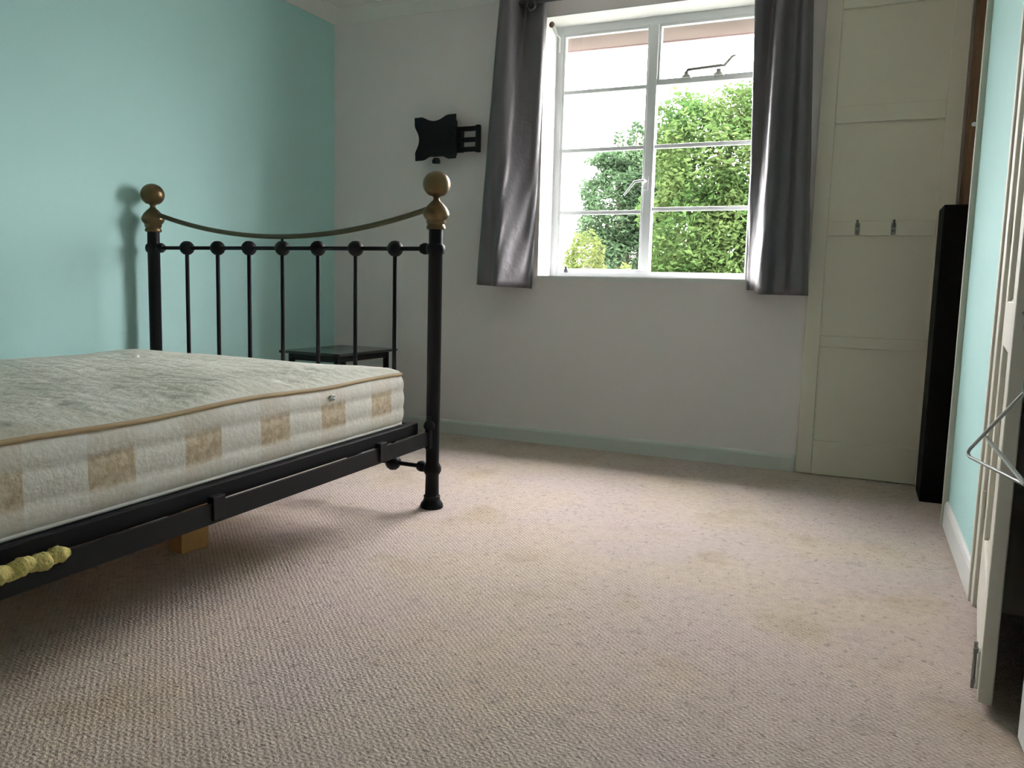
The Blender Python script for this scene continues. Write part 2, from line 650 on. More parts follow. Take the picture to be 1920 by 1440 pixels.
# cupboard door frame on the right wall: stepped architrave, far jamb and head
bm = B()
wallbox(bm, S_J, S_J + 0.020, -0.016, 0.125, 0.0, 2.12)
wallbox(bm, S_J + 0.020, S_J + 0.062, -0.009, 0.125, 0.0, 2.12)
wallbox(bm, S_J + 0.062, S_J + 0.085, 0.012, 0.125, 0.0, 2.10)
struct('trim_5', bm, M['door_cream'], bevel=0.003)
bm = B()
wallbox(bm, S_J, S_N + 0.75, -0.012, 0.125, 2.10, 2.15)
struct('trim_6', bm, M['door_cream'], bevel=0.003)

# ------------------------------------------------------------------ window
YF = 4.365                     # inner face of the metal frame
win = tag(bpy.data.objects.new('window_1', None), None, None, None, 'structure')
COL.objects.link(win)
win.location = (0, 0, 0)
bm = B()
# lining of the reveal (paint is whiter than the wall)
box(bm, (WX0, YB - 0.001, WZ0), (WX0 + 0.006, YF, WZ1))
box(bm, (WX1 - 0.006, YB - 0.001, WZ0), (WX1, YF, WZ1))
box(bm, (WX0 + 0.006, YB - 0.001, WZ1 - 0.006), (WX1 - 0.006, YF, WZ1))
obj('reveal_lining', bm, M['gloss_white'], win)
bm = B()
box(bm, (WX0 - 0.012, YB - 0.014, WZ0 - 0.022), (WX1 + 0.012, YB, WZ0))
box(bm, (WX0, YB, WZ0 - 0.022), (WX1, YO, WZ0))
obj('window_sill', bm, M['gloss_white'], win)
FX0, FX1, FZ0, FZ1 = WX0 + 0.006, WX1 - 0.006, WZ0, WZ1 - 0.006
XM = -1.2375                   # middle bar
bm = B()
box(bm, (FX0, YF, FZ0), (FX0 + 0.036, YF + 0.045, FZ1))
box(bm, (FX1 - 0.036, YF, FZ0), (FX1, YF + 0.045, FZ1))
box(bm, (FX0 + 0.036, YF, FZ0), (FX1 - 0.036, YF + 0.045, FZ0 + 0.034))
box(bm, (FX0 + 0.036, YF, FZ1 - 0.040), (FX1 - 0.036, YF + 0.045, FZ1))
obj('window_frame', bm, M['frame_paint'], win, bevel=0.003)
obj('mullion', bx((XM - 0.024, YF - 0.006, FZ0 + 0.034), (XM + 0.024, YF + 0.045, FZ1 - 0.040)), M['frame_paint'], win, bevel=0.003)
# left casement sash and bars
LX0, LX1 = FX0 + 0.036, XM - 0.024
RX0, RX1 = XM + 0.024, FX1 - 0.036
PZ0, PZ1 = FZ0 + 0.034, FZ1 - 0.040
bm = B()
box(bm, (LX0, YF + 0.006, PZ0), (LX0 + 0.013, YF + 0.036, PZ1))
box(bm, (LX1 - 0.013, YF + 0.006, PZ0), (LX1, YF + 0.036, PZ1))
box(bm, (LX0 + 0.013, YF + 0.006, PZ0), (LX1 - 0.013, YF + 0.036, PZ0 + 0.013))
box(bm, (LX0 + 0.013, YF + 0.006, PZ1 - 0.013), (LX1 - 0.013, YF + 0.036, PZ1))
obj('casement', bm, M['frame_paint'], win, bevel=0.002)
for x0, x1, zs in ((LX0 + 0.013, LX1 - 0.013, (1.292, 1.634, 1.949)), (RX0, RX1, (1.305, 1.634))):
    for z in zs:
        obj('glazing_bar', bx((x0, YF + 0.008, z - 0.010), (x1, YF + 0.034, z + 0.010)), M['frame_paint'], win, bevel=0.002)
# transom below the top hung light on the right
obj('transom', bx((RX0, YF - 0.002, 1.948), (RX1, YF + 0.045, 1.978)), M['frame_paint'], win, bevel=0.002)
bm = B()
box(bm, (RX0, YF + 0.004, 1.978), (RX0 + 0.012, YF + 0.036, PZ1))
box(bm, (RX1 - 0.012, YF + 0.004, 1.978), (RX1, YF + 0.036, PZ1))
box(bm, (RX0 + 0.012, YF + 0.004, PZ1 - 0.012), (RX1 - 0.012, YF + 0.036, PZ1))
obj('top_light_frame', bm, M['frame_paint'], win, bevel=0.002)
lz = [PZ0 + 0.013, 1.282, 1.302, 1.624, 1.644, 1.939, 1.959, PZ1 - 0.013]
for i in range(4):
    obj('pane', bx((LX0 + 0.010, YF + 0.018, lz[2 * i] - 0.003), (LX1 - 0.010, YF + 0.022, lz[2 * i + 1] + 0.003)), M['glass'], win)
rz_ = [PZ0, 1.295, 1.315, 1.624, 1.644, 1.948, 1.978, PZ1 - 0.012]
for i in range(4):
    obj('pane', bx((RX0 - 0.002, YF + 0.018, rz_[2 * i] - 0.002), (RX1 + 0.002, YF + 0.022, rz_[2 * i + 1] + 0.002)), M['glass'], win)
# casement handle on the middle bar
bm = B()
box(bm, (XM - 0.020, YF - 0.016, 1.405), (XM + 0.004, YF - 0.006, 1.475))
tube(bm, [(XM - 0.008, YF - 0.012, 1.450), (XM - 0.014, YF - 0.040, 1.452), (XM - 0.060, YF - 0.046, 1.446), (XM - 0.118, YF - 0.046, 1.375)],
     [0.008, 0.008, 0.007, 0.005], 8)
obj('casement_handle', bm, M['frame_paint'], win, smooth=True)
# peg stay on the bottom of the casement
bm = B()
tube(bm, [(LX0 + 0.02, YF - 0.010, FZ0 + 0.040), (LX1 - 0.05, YF - 0.010, FZ0 + 0.040)], 0.006, 8)
ps = obj('casement_stay', bm, M['frame_paint'], win, smooth=True)
bm = B()
lathe(bm, [(0.0, 0), (0.010, 0), (0.012, 0.010), (0.007, 0.018), (0.009, 0.034), (0, 0.038)], 10, T(LX0 + 0.065, YF - 0.012, FZ0 + 0.024))
obj('stay_peg', bm, M['dark_metal'], ps, smooth=True)
# stay on the transom of the top light
bm = B()
tube(bm, [(RX0 + 0.150, YF - 0.010, 1.985), (RX0 + 0.165, YF - 0.022, 2.008), (RX0 + 0.335, YF - 0.022, 2.016), (RX0 + 0.350, YF - 0.012, 2.016),
          (RX0 + 0.385, YF + 0.004, 2.062), (RX0 + 0.400, YF + 0.008, 2.068)],
     [0.009, 0.008, 0.008, 0.008, 0.007, 0.006], 8)
st = obj('top_light_stay', bm, M['steel'], win, smooth=True)
for xx, hh in ((RX0 + 0.160, 0.034), (RX0 + 0.325, 0.034)):
    bm = B()
    lathe(bm, [(0, 0), (0.028, 0), (0.025, 0.010), (0.013, 0.018), (0.014, hh - 0.006), (0.009, hh), (0, hh)], 10, T(xx, YF - 0.018, 1.968))
    obj('stay_pin', bm, M['steel'], st, smooth=True)
# old hook and slack wire in the top left corner of the reveal
bm = B()
lathe(bm, [(0, 0), (0.013, 0.0), (0.016, 0.006), (0.012, 0.012), (0.005, 0.016), (0, 0.017)], 12,
      T(WX0 + 0.045, YB + 0.004, WZ1 - 0.045) @ Matrix.Rotation(math.radians(90), 4, 'X'))
hk = obj('wire_hook', bm, mat('rusty_hook', (0.16, 0.10, 0.075), 0.6), win, smooth=True)
bm = B()
tube(bm, [(WX0 + 0.047, YB - 0.004, WZ1 - 0.050), (WX0 + 0.062, YB + 0.02, WZ1 - 0.085), (WX0 + 0.074, YB + 0.05, WZ1 - 0.105),
          (WX0 + 0.060, YB + 0.08, WZ1 - 0.125), (WX0 + 0.052, YB + 0.10, WZ1 - 0.165)], 0.004, 6)
obj('net_wire', bm, M['frame_paint'], hk, smooth=True)

# ------------------------------------------------------------------ outside
gb = B()
box(gb, (-60, YO + 0.02, -2.75), (60, 80, -2.70))
struct('trim_7', gb, M['grass'])
bpy.data.objects['trim_7'].name = 'ground'
eb = B()
box(eb, (-6.0, YO, 2.276), (4.0, 4.725, 2.300))
eave = struct('soffit', eb, M['brick_soffit'])
eb = B()
prism(eb, [(4.725, 2.270), (4.748, 2.270), (4.748, 2.40), (4.725, 2.40)], -6.0, 4.0, 'x')
prism(eb, [(4.76, 2.39), (3.9, 2.89), (3.9, 2.95), (4.80, 2.43)], -6.0, 4.0, 'x')
struct('roof', eb, M['roof_tile'])


def foliage(blobs, n, size, rnd):
    verts, faces = [], []
    tot = sum(b[3] * b[4] * b[5] for b in blobs)
    for (cx, cy, cz, rx, ry, rz) in blobs:
        k = int(n * (rx * ry * rz) ** 0.8 / sum((b[3] * b[4] * b[5]) ** 0.8 for b in blobs))
        for _ in range(k):
            while True:
                d = Vector((rnd.uniform(-1, 1), rnd.uniform(-1, 1), rnd.uniform(-1, 1)))
                if 0.05 < d.length < 1:
                    break
            rr = d.length
            d = d.normalized()
            d *= (0.55 + 0.45 * rr) * rnd.uniform(0.86, 1.10) * (1 + 0.17 * math.sin(6 * d.x + 9 * cx) * math.sin(7 * d.z + 5 * cz))
            p = Vector((cx + d.x * rx, cy + d.y * ry, cz + d.z * rz))
            a = Vector((rnd.gauss(0, 1), rnd.gauss(0, 1), rnd.gauss(0, 0.6)))
            a.normalize()
            q = a.cross(Vector((rnd.gauss(0, 1), rnd.gauss(0, 1), rnd.gauss(0, 1))))
            q.normalize()
            s = size * rnd.uniform(0.6, 1.35)
            w = s * 0.42
            nn = a.cross(q) * s * 0.12
            i = len(verts)
            verts += [p - a * s * 0.5, p + q * w * 0.5 + nn, p + a * s * 0.5, p - q * w * 0.5 + nn]
            faces += [(i, i + 1, i + 2), (i, i + 2, i + 3)]
    return verts, faces


def tree(name, label, base, blobs, n, size, lm, trunk_r, seed, group=None):
    rnd = random.Random(seed)
    t = thing(name, label, 'tree', base, 0, group)
    bx_, by_, bz_ = base
    vs, fs = foliage([(b[0] - bx_, b[1] - by_, b[2] - bz_, b[3], b[4], b[5]) for b in blobs], n, size, rnd)
    me = bpy.data.meshes.new('foliage')
    me.from_pydata([tuple(v) for v in vs], [], fs)
    me.materials.append(lm)
    o = bpy.data.objects.new('foliage', me)
    COL.objects.link(o)
    o.parent = t
    o['kind'] = 'stuff'
    top = max(b[2] + b[5] * 0.2 for b in blobs) - bz_
    bm = B()
    tube(bm, [(0, 0, 0), (0.03, 0, top * 0.35), (-0.04, 0.05, top * 0.65), (0.02, 0, top)],
         [trunk_r, trunk_r * 0.8, trunk_r * 0.55, trunk_r * 0.2], 9)
    for b in blobs:
        c = Vector((b[0] - bx_, b[1] - by_, b[2] - bz_))
        tube(bm, [(0, 0, top * 0.45), (c.x * 0.5, c.y * 0.5, (top * 0.5 + c.z) * 0.5 + 0.2), (c.x, c.y, c.z + b[5] * 0.4)],
             [trunk_r * 0.5, trunk_r * 0.3, trunk_r * 0.1], 6)
    obj('trunk', bm, M['bark'], t, smooth=True)
    return t


tree('leafy_tree', 'large bright green tree filling the right half of the window view', (-2.0, 10.6, -2.7),
     [(-2.05, 10.3, 2.45, 0.80, 0.9, 0.85), (-1.25, 10.5, 2.25, 0.95, 0.9, 1.0), (-2.3, 10.2, 1.6, 0.62, 0.8, 0.8), (-2.52, 10.3, 2.82, 0.42, 0.6, 0.50), (-1.4, 10.4, 3.0, 0.7, 0.6, 0.42),
      (-1.5, 10.2, 1.3, 1.0, 0.9, 0.9), (-2.2, 10.3, 0.6, 0.75, 0.9, 0.9), (-0.6, 10.6, 1.5, 0.9, 0.9, 1.2), (-1.3, 10.4, 0.2, 1.2, 0.9, 1.0)],
     64000, 0.082, M['leaf_green'], 0.16, 3)
tree('leafy_tree', 'cooler green smaller tree seen through the left panes of the window', (-3.6, 11.6, -2.7),
     [(-3.62, 11.5, 2.05, 0.62, 0.6, 0.62), (-3.15, 11.6, 2.35, 0.55, 0.6, 0.55), (-3.75, 11.5, 2.72, 0.24, 0.3, 0.14),
      (-3.72, 11.5, 2.95, 0.08, 0.1, 0.22), (-3.35, 11.6, 1.25, 0.75, 0.7, 0.65), (-3.3, 11.6, 0.5, 0.85, 0.7, 0.7), (-2.95, 11.6, 2.95, 0.16, 0.2, 0.35), (-3.62, 11.5, 2.72, 0.55, 0.4, 0.16), (-3.45, 11.5, 3.0, 0.14, 0.2, 0.26), (-3.05, 11.6, 2.75, 0.32, 0.3, 0.22)],
     36000, 0.08, M['leaf_blue'], 0.11, 5)
tree('leafy_bush', 'yellow-green bush low in the bottom left pane of the window', (-2.95, 8.3, -2.7),
     [(-3.0, 8.3, 1.10, 0.22, 0.3, 0.38), (-3.12, 8.3, 0.75, 0.28, 0.3, 0.42), (-2.62, 8.35, 0.80, 0.22, 0.3, 0.32), (-2.9, 8.3, 0.1, 0.55, 0.5, 0.6), (-3.28, 8.3, 0.55, 0.22, 0.3, 0.36), (-2.78, 8.3, 0.62, 0.20, 0.3, 0.26)],
     14000, 0.06, M['leaf_yellow'], 0.06, 9)

hs = thing('house', 'distant house with a tiled roof glimpsed behind the garden bushes', 'house', (-9.3, 25.0, -2.7))
obj('wall', bx((-1.9, -2.5, 0), (1.9, 2.5, 4.1)), M['render_wall'], hs)
bm = B()
prism(bm, [(-2.2, 4.0), (2.2, 4.0), (1.2, 5.7), (-1.2, 5.7)], -2.8, 2.8, 'y')
obj('roof', bm, M['roof_tile'], hs)
obj('chimney', bx((-0.2, -0.3, 5.6), (0.3, 0.3, 6.1)), M['render_wall'], hs)
for xx in (-1.1, 0.5):
    f = obj('window', bx((xx, -2.54, 2.4), (xx + 0.8, -2.49, 3.5)), M['gloss_white'], hs)
    obj('pane', bx((xx + 0.06, -2.56, 2.46), (xx + 0.74, -2.53, 3.44)), M['black_glass'], f)

# ------------------------------------------------------------------ panelled door flush with the back wall
door = tag(bpy.data.objects.new('door_1', None), None, None, None, 'structure')
COL.objects.link(door)
door.location = (-0.372, 4.160, 0)
DW, DH = 0.596, 2.31


def panel_door(parent, W, H, TH, rails, st, material, side=-1):
    """rails: list of (z0, z1) solid rails bottom to top; panels recessed between; front at y=0, back at y=TH"""
    for x0, x1 in ((0, st), (W - st, W)):
        obj('stile', bx((x0, 0, 0.004), (x1, TH, H)), material, parent, bevel=0.003)
    for z0, z1 in rails:
        obj('rail', bx((st, 0, max(z0, 0.004)), (W - st, TH, z1)), material, parent, bevel=0.0035)
    for (a, b), (c, d) in zip(rails[:-1], rails[1:]):
        p = obj('panel', bx((st - 0.004, 0.013, b - 0.004), (W - st + 0.004, TH - 0.006, c + 0.004)), material, parent)
        bm = B()
        for (xa, za, xb, zb) in ((st, b, W - st, b + 0.004), (st, c - 0.004, W - st, c), (st, b + 0.004, st + 0.004, c - 0.004), (W - st - 0.004, b + 0.004, W - st, c - 0.004)):
            box(bm, (xa, 0.0105, za), (xb, 0.0131, zb))
        obj('panel_bead', bm, material, p, bevel=0.0006)


panel_door(door, DW, DH, 0.024, [(0, 0.170), (0.622, 0.676), (1.146, 1.214), (1.659, 1.737), (2.168, DH)], 0.070, M['cream'])


def coat_hook(x, label):
    h = thing('coat_hook', label, 'hook', (x, 4.160, 1.178), 0, None)
    obj('base_plate', bx((-0.010, -0.004, -0.026), (0.010, 0.0, 0.026)), M['steel'], h, bevel=0.002)
    bm = B()
    tube(bm, [(0, -0.003, 0.012), (0, -0.022, 0.016), (0, -0.034, 0.026), (0, -0.040, 0.036)], [0.006, 0.005, 0.005, 0.006], 8)
    tube(bm, [(0, -0.003, -0.010), (0, -0.018, -0.026), (0, -0.030, -0.022), (0, -0.034, -0.012)], [0.006, 0.005, 0.005, 0.006], 8)
    obj('prong', bm, M['steel'], h, smooth=True)
    return h


coat_hook(-0.173, 'small metal coat hook, the left one on the panelled door')
coat_hook(-0.020, 'small metal coat hook, the right one on the panelled door')

# ------------------------------------------------------------------ black tower in the corner
tw = thing('shelf_tower', 'tall narrow black tower standing on the carpet in front of the panelled door', 'shelf', (0.166, 3.845, 0), math.radians(2))
obj('side_panel', bx((0, 0, 0), (0.150, 0.016, 1.25)), M['black'], tw, bevel=0.0015)
obj('side_panel', bx((0, 0.234, 0), (0.150, 0.250, 1.25)), M['black'], tw, bevel=0.0015)
obj('back_panel', bx((0, 0.016, 0.0), (0.006, 0.234, 1.25)), M['black'], tw)
for z in (0.03, 0.27, 0.51, 0.75, 0.99, 1.234):
    obj('shelf', bx((0.006, 0.016, z - 0.014), (0.148, 0.234, z + 0.014)), M['black'], tw, bevel=0.0015)

# ------------------------------------------------------------------ cupboard doors on the right
# far leaf, ajar: hinged by the architrave, free edge towards the camera
hinge = wallpt(S_J + 0.075, 0.0)
free = Vector((0.224, 1.911, 0))
dv = (free - hinge)
L_ = dv.length
rz = math.atan2(dv.y, dv.x)
cd = thing('cupboard_door', 'off-white panelled cupboard door ajar, its edge facing the camera beside the teal wall', 'door', (hinge.x, hinge.y, 0.012), rz)
# local x runs from hinge to free edge; the room side must be y = 0 and the back y = +
panel_side = 1 if (Matrix.Rotation(rz, 3, 'Z') @ Vector((0, 1, 0))).x > 0 else -1
assert panel_side > 0
panel_door(cd, L_, 2.08, 0.028, [(0, 0.215), (0.735, 0.850), (1.98, 2.08)], 0.105, M['door_cream'])
bm = B()
tube(bm, [(L_ - 0.055, -0.010, 0.010), (L_ - 0.055, -0.010, 0.115)], 0.004, 8)
bl = obj('bolt', bm, M['steel'], cd, smooth=True)
obj('bolt_plate', bx((L_ - 0.070, -0.005, 0.015), (L_ - 0.040, 0.0, 0.10)), M['gloss_white'], bl, bevel=0.001)
for z in (0.022, 0.092):
    obj('bolt_guide', bx((L_ - 0.062, -0.014, z), (L_ - 0.048, -0.004, z + 0.010)), M['steel'], bl, bevel=0.001)
for z in (0.25, 1.0, 1.85):
    bm = B()
    tube(bm, [(-0.004, -0.006, z), (-0.004, -0.006, z + 0.075)], 0.006, 8)
    obj('hinge', bm, M['door_cream'], cd, smooth=True)

# near leaf, almost shut: only a sliver of its free edge is in view
h2 = wallpt(S_N + 0.70, 0.0)
f2 = Vector((0.284, 1.795, 0))
dv2 = f2 - h2
rz2 = math.atan2(dv2.y, dv2.x)
cd2 = thing('cupboard_door', 'white cupboard door, just a sliver at the bottom right edge of the photo', 'door', (h2.x, h2.y, 0.012), rz2)
s2 = (Matrix.Rotation(rz2, 3, 'Z') @ Vector((0, 1, 0))).x
bmd = B()
W2 = dv2.length
obj('door_slab', bx((0, -0.028, 0), (W2, 0.0, 2.08)), M['gloss_white'], cd2, bevel=0.003)
for z0, z1 in ((0.215, 0.735), (0.850, 1.98)):
    bm = B()
    for (xa, za, xb, zb) in ((0.10, z0, W2 - 0.10, z0 + 0.012), (0.10, z1 - 0.012, W2 - 0.10, z1), (0.10, z0 + 0.012, 0.112, z1 - 0.012), (W2 - 0.112, z0 + 0.012, W2 - 0.10, z1 - 0.012)):
        box(bm, (xa, -0.0005, za), (xb, 0.006, zb))
    obj('panel_bead', bm, M['gloss_white'], cd2, bevel=0.002)
# long hook on this leaf that carries the wire hangers (just out of frame)
HK = Vector((0.203, 1.528, 0.832))
loc = Matrix.Rotation(-rz2, 3, 'Z') @ (HK - Vector((h2.x, h2.y, 0.012)))
bm = B()
tube(bm, [(loc.x, 0.0, loc.z - 0.01), (loc.x, loc.y * 0.6, loc.z - 0.006), (loc.x, loc.y, loc.z - 0.003), (loc.x, loc.y + 0.012, loc.z + 0.014)],
     [0.007, 0.005, 0.004, 0.004], 8)
lathe(bm, [(0, 0), (0.016, 0), (0.015, 0.004), (0, 0.006)], 14, T(loc.x, 0, loc.z - 0.01) @ Matrix.Rotation(math.radians(-90), 4, 'X'))
obj('hanger_hook', bm, M['steel'], cd2, smooth=True)


def hanger(label, rz, half, bar_z, apex_z, material, r, off):
    """local x runs along the bar; origin under the hook"""
    t = thing('wire_hanger', label, 'hanger', (HK.x + off[0], HK.y + off[1], bar_z), rz, None)
    az = apex_z - bar_z
    hz = HK.z - bar_z
    c = 0.010
    pts = [(-half + c, 0, 0), (half - c, 0, 0), (half - 0.002, 0, 0.003), (half, 0, c * 0.8), (half - c * 0.8, 0, c * 1.6),
           (0.012, 0, az - 0.004), (0, 0, az + 0.004), (-0.012, 0, az - 0.004), (-half + c * 0.8, 0, c * 1.6), (-half, 0, c * 0.8), (-half + 0.002, 0, 0.003)]
    bm = B()
    tube(bm, pts, r, 8, closed=True)
    obj('frame', bm, material, t, smooth=True)
    R = 0.021
    zc = hz + 0.004 - R
    hp = [(0, 0, az), (0.0, 0, az + 0.02), (R * 0.7, 0, zc - R * 0.7), (R, 0, zc)]
    for k in range(1, 9):
        a = math.pi * k / 8
        hp.append((R * math.cos(a), 0, zc + R * math.sin(a)))
    bm = B()
    tube(bm, hp, r, 8)
    obj('hook', bm, material, t, smooth=True)
    return t


dirA = math.atan2(-0.962, 0.272)
hg = hanger('grey wire coat hanger with a white inner wire hanging by the cupboard door edge', dirA, 0.200, 0.572, 0.712, M['wire_grey'], 0.0032, (0, 0))
bm = B()
tube(bm, [(-0.1235, 0, 0.0500), (-0.118, 0, 0.0455), (0.020, 0, 0.0050), (0.032, 0, 0.0005)], 0.0036, 8)
obj('strut', bm, M['wire_white'], hg, smooth=True)['label'] = 'bright white inner wire'

# ------------------------------------------------------------------ iron and brass bed
ROT = math.radians(1.5)
PR_ = Vector((-1.582, 2.712, 0))
# local frame: origin at the right foot post; +x towards the wall side post; +y towards the foot (away from camera) is 0, head at -y
bed = thing('bed_frame', 'black iron double bed frame with brass finials beside the teal wall', 'bed', (PR_.x, PR_.y, 0), 0.0)
PX = [-1.507, 0.0]
PYL = 0.030                  # far post stands slightly deeper than the near one
BALL = [(0.0, 0.0)]


def post(parent, x, y, top_z, ring=True):
    """top_z: top of the black tube"""
    bm = B()
    lathe(bm, [(0, 0), (0.044, 0), (0.046, 0.006), (0.042, 0.018), (0.034, 0.028), (0.031, 0.040), (0.033, 0.046), (0.027, 0.052),
               (0.0255, 0.130), (0.030, 0.136), (0.035, 0.146), (0.035, 0.160), (0.030, 0.170), (0.0255, 0.178),
               (0.0265, 0.30), (0.0268, top_z - 0.095), (0.034, top_z - 0.089), (0.037, top_z - 0.074), (0.034, top_z - 0.060), (0.0265, top_z - 0.054),
               (0.0262, top_z), (0, top_z)], 24, T(x, y, 0))
    p = obj('post', bm, M['black_iron'], parent, smooth=True)
    z = top_z
    bm = B()
    lathe(bm, [(0.0, z - 0.001), (0.034, z - 0.001), (0.037, z + 0.006), (0.034, z + 0.013), (0.032, z + 0.018), (0.037, z + 0.024), (0.036, z + 0.032), (0.039, z + 0.036),
               (0.047, z + 0.046), (0.050, z + 0.056), (0.048, z + 0.066), (0.040, z + 0.080), (0.026, z + 0.095), (0.014, z + 0.106),
               (0.011, z + 0.113), (0.013, z + 0.119), (0.020, z + 0.124)] +
          [(0.052 * math.cos(a), z + 0.166 + 0.049 * math.sin(a)) for a in [math.radians(-58 + 148 * k / 14) for k in range(14)]] + [(0, z + 0.215)],
          24, T(x, y, 0))
    obj('finial', bm, M['brass'], p, smooth=True)
    return p


def end_frame(y0, top_z, rail_z, swoop_end, swoop_mid, low_z, nsp, xs=None):
    ys = [y0 + PYL, y0]
    for x, y in zip(PX, ys):
        post(bed, x, y, top_z)
    def yl(x):
        return ys[1] + (ys[0] - ys[1]) * (x / PX[0])
    bm = B()
    tube(bm, [(PX[0], ys[0], rail_z), (PX[1], ys[1], rail_z)], 0.0085, 10)
    tr = obj('top_rail', bm, M['black_iron'], bed, smooth=True)
    bm = B()
    tube(bm, [(PX[0], ys[0], low_z), (PX[1], ys[1], low_z)], 0.0085, 10)
    lr = obj('bottom_rail', bm, M['black_iron'], bed, smooth=True)
    kn = [(0, -0.031), (0.014, -0.029), (0.025, -0.020), (0.032, -0.007), (0.032, 0.007), (0.025, 0.020), (0.014, 0.029), (0, 0.031)]
    for x in (PX[0] + 0.046, PX[1] - 0.046):
        for z, par in ((rail_z, tr), (low_z, lr)):
            bm = B()
            lathe(bm, [(0, -0.020), (0.017, -0.018), (0.022, -0.006), (0.022, 0.006), (0.015, 0.018), (0, 0.020)], 14,
                  T(x, yl(x), z) @ Matrix.Rotation(math.radians(90), 4, 'Y'))
            obj('rail_collar', bm, M['black_iron'], par, smooth=True)
    xs = xs or [PX[0] + (PX[1] - PX[0]) * (k + 1) / (nsp + 1) for k in range(nsp)]
    for x in xs:
        bm = B()
        tube(bm, [(x, yl(x), low_z), (x, yl(x), rail_z)], 0.0088, 10)
        sp = obj('spindle', bm, M['black_iron'], bed, smooth=True)
        for z in (rail_z, low_z):
            bm = B()
            lathe(bm, kn, 16, T(x, yl(x), z))
            obj('knob', bm, M['black_iron'], sp, smooth=True)
    bm = B()
    n = 28
    pts = []
    for k in range(n + 1):
        u = k / n
        x = (PX[0] + 0.03) + (PX[1] - 0.03 - PX[0] - 0.03) * u
        v = abs(2 * u - 1)
        pts.append((x, yl(x), swoop_mid + (swoop_end - swoop_mid) * v ** 2.0))
    tube(bm, pts, 0.0105, 10)
    obj('brass_rail', bm, M['brass_rod'], bed, smooth=True)
    xm = xs[len(xs) // 2]
    bm = B()
    tube(bm, [(xm, yl(xm), rail_z), (xm, yl(xm), swoop_mid)], 0.006, 8)
    obj('centre_stud', bm, M['black_iron'], bed, smooth=True)


end_frame(0.0, 1.075, 1.002, 1.152, 1.050, 0.158, 7, [-1.297, -1.112, -0.931, -0.747, -0.560, -0.371, -0.183])
LEN = 2.02
end_frame(-LEN, 1.395, 1.322, 1.48, 1.40, 0.158, 7)

# side rails and base follow a line turned 1.5 degrees and sink a little towards the head
SH = math.tan(ROT)


def bs(s, off, z):
    """s: distance from the foot end, off: distance inwards from the near rail line, z"""
    return Vector((-off + SH * s * 0.6, -s, z - 0.016 * s))


def bar(bm, s0, s1, o0, o1, z0, z1):
    vs = [bm.verts.new(bs(s, o, z)) for s, o, z in ((s0, o0, z0), (s1, o0, z0), (s1, o1, z0), (s0, o1, z0), (s0, o0, z1), (s1, o0, z1), (s1, o1, z1), (s0, o1, z1))]
    for f in ((0, 3, 2, 1), (4, 5, 6, 7), (0, 1, 5, 4), (1, 2, 6, 5), (2, 3, 7, 6), (3, 0, 4, 7)):
        bm.faces.new([vs[i] for i in f])
    return bm


for o0, o1, fl0, fl1 in ((-0.004, 0.004, 0.004, 0.036), (1.487, 1.495, 1.455, 1.487)):
    bm = B()
    bar(bm, 0.0, LEN, o0, o1, 0.250, 0.306)
    bar(bm, 0.03, LEN - 0.03, fl0, fl1, 0.250, 0.256)
    sr = obj('side_rail', bm, M['rail_iron'], bed, bevel=0.0015)
    for s in (0.36, 1.14):
        bm = B()
        bar(bm, s - 0.022, s + 0.022, o0 - 0.006, o1 + 0.010, 0.258, 0.322)
        obj('rail_bracket', bm, M['rail_iron'], sr, bevel=0.003)
    for s in (0.0, LEN):
        bm = B()
        k = 1 if s == 0 else -1
        bar(bm, min(s, s + 0.045 * k), max(s, s + 0.045 * k), o0 - 0.008, o1 + 0.008, 0.238, 0.318)
        obj('rail_socket', bm, M['black_iron'], sr, bevel=0.006)
        bm = B()
        lathe(bm, [(0, 0), (0.020, 0.0), (0.023, 0.012), (0.017, 0.026), (0.009, 0.034), (0.008, 0.048), (0, 0.050)], 12,
              T(*(bs(s + 0.028 * k, (o0 + o1) / 2, 0.316))))
        obj('rail_stop', bm, M['black_iron'], sr, smooth=True)

# sprung base frame lying in the rails, with slats
bm = B()
bar(bm, 0.075, LEN - 0.05, 0.022, 0.050, 0.300, 0.346)
bar(bm, 0.075, LEN - 0.05, 1.440, 1.468, 0.300, 0.346)
bar(bm, 0.075, 0.105, 0.050, 1.440, 0.300, 0.346)
bar(bm, LEN - 0.08, LEN - 0.05, 0.050, 1.440, 0.300, 0.346)
obj('base_frame', bm, M['black_iron'], bed, bevel=0.004)
for k in range(13):
    s = 0.16 + k * (LEN - 0.32) / 12
    bm = B()
    bar(bm, s - 0.030, s + 0.030, 0.045, 1.445, 0.333, 0.345)
    obj('slat', bm, M['slat'], bed)

# ------------------------------------------------------------------ mattress
mx_o = bs(0.095, 0.035, 0.348)
mat_w, mat_l = 1.41, 1.87
mtr = thing('mattress', 'old cream quilted mattress with tan checked border on the iron bed', 'mattress',
            (PR_.x + mx_o.x, PR_.y + mx_o.y, mx_o.z), 0.0)
mtr.rotation_euler = (math.radians(0.9), 0, math.radians(0.9))


# local frame: y = -s (towards the head), x = -(distance inwards)
def edge_h(s):
    return 0.184 + 0.014 * math.sin(min(s / 1.1, 1.0) * math.pi / 2) + 0.004 * math.sin(s * 9)


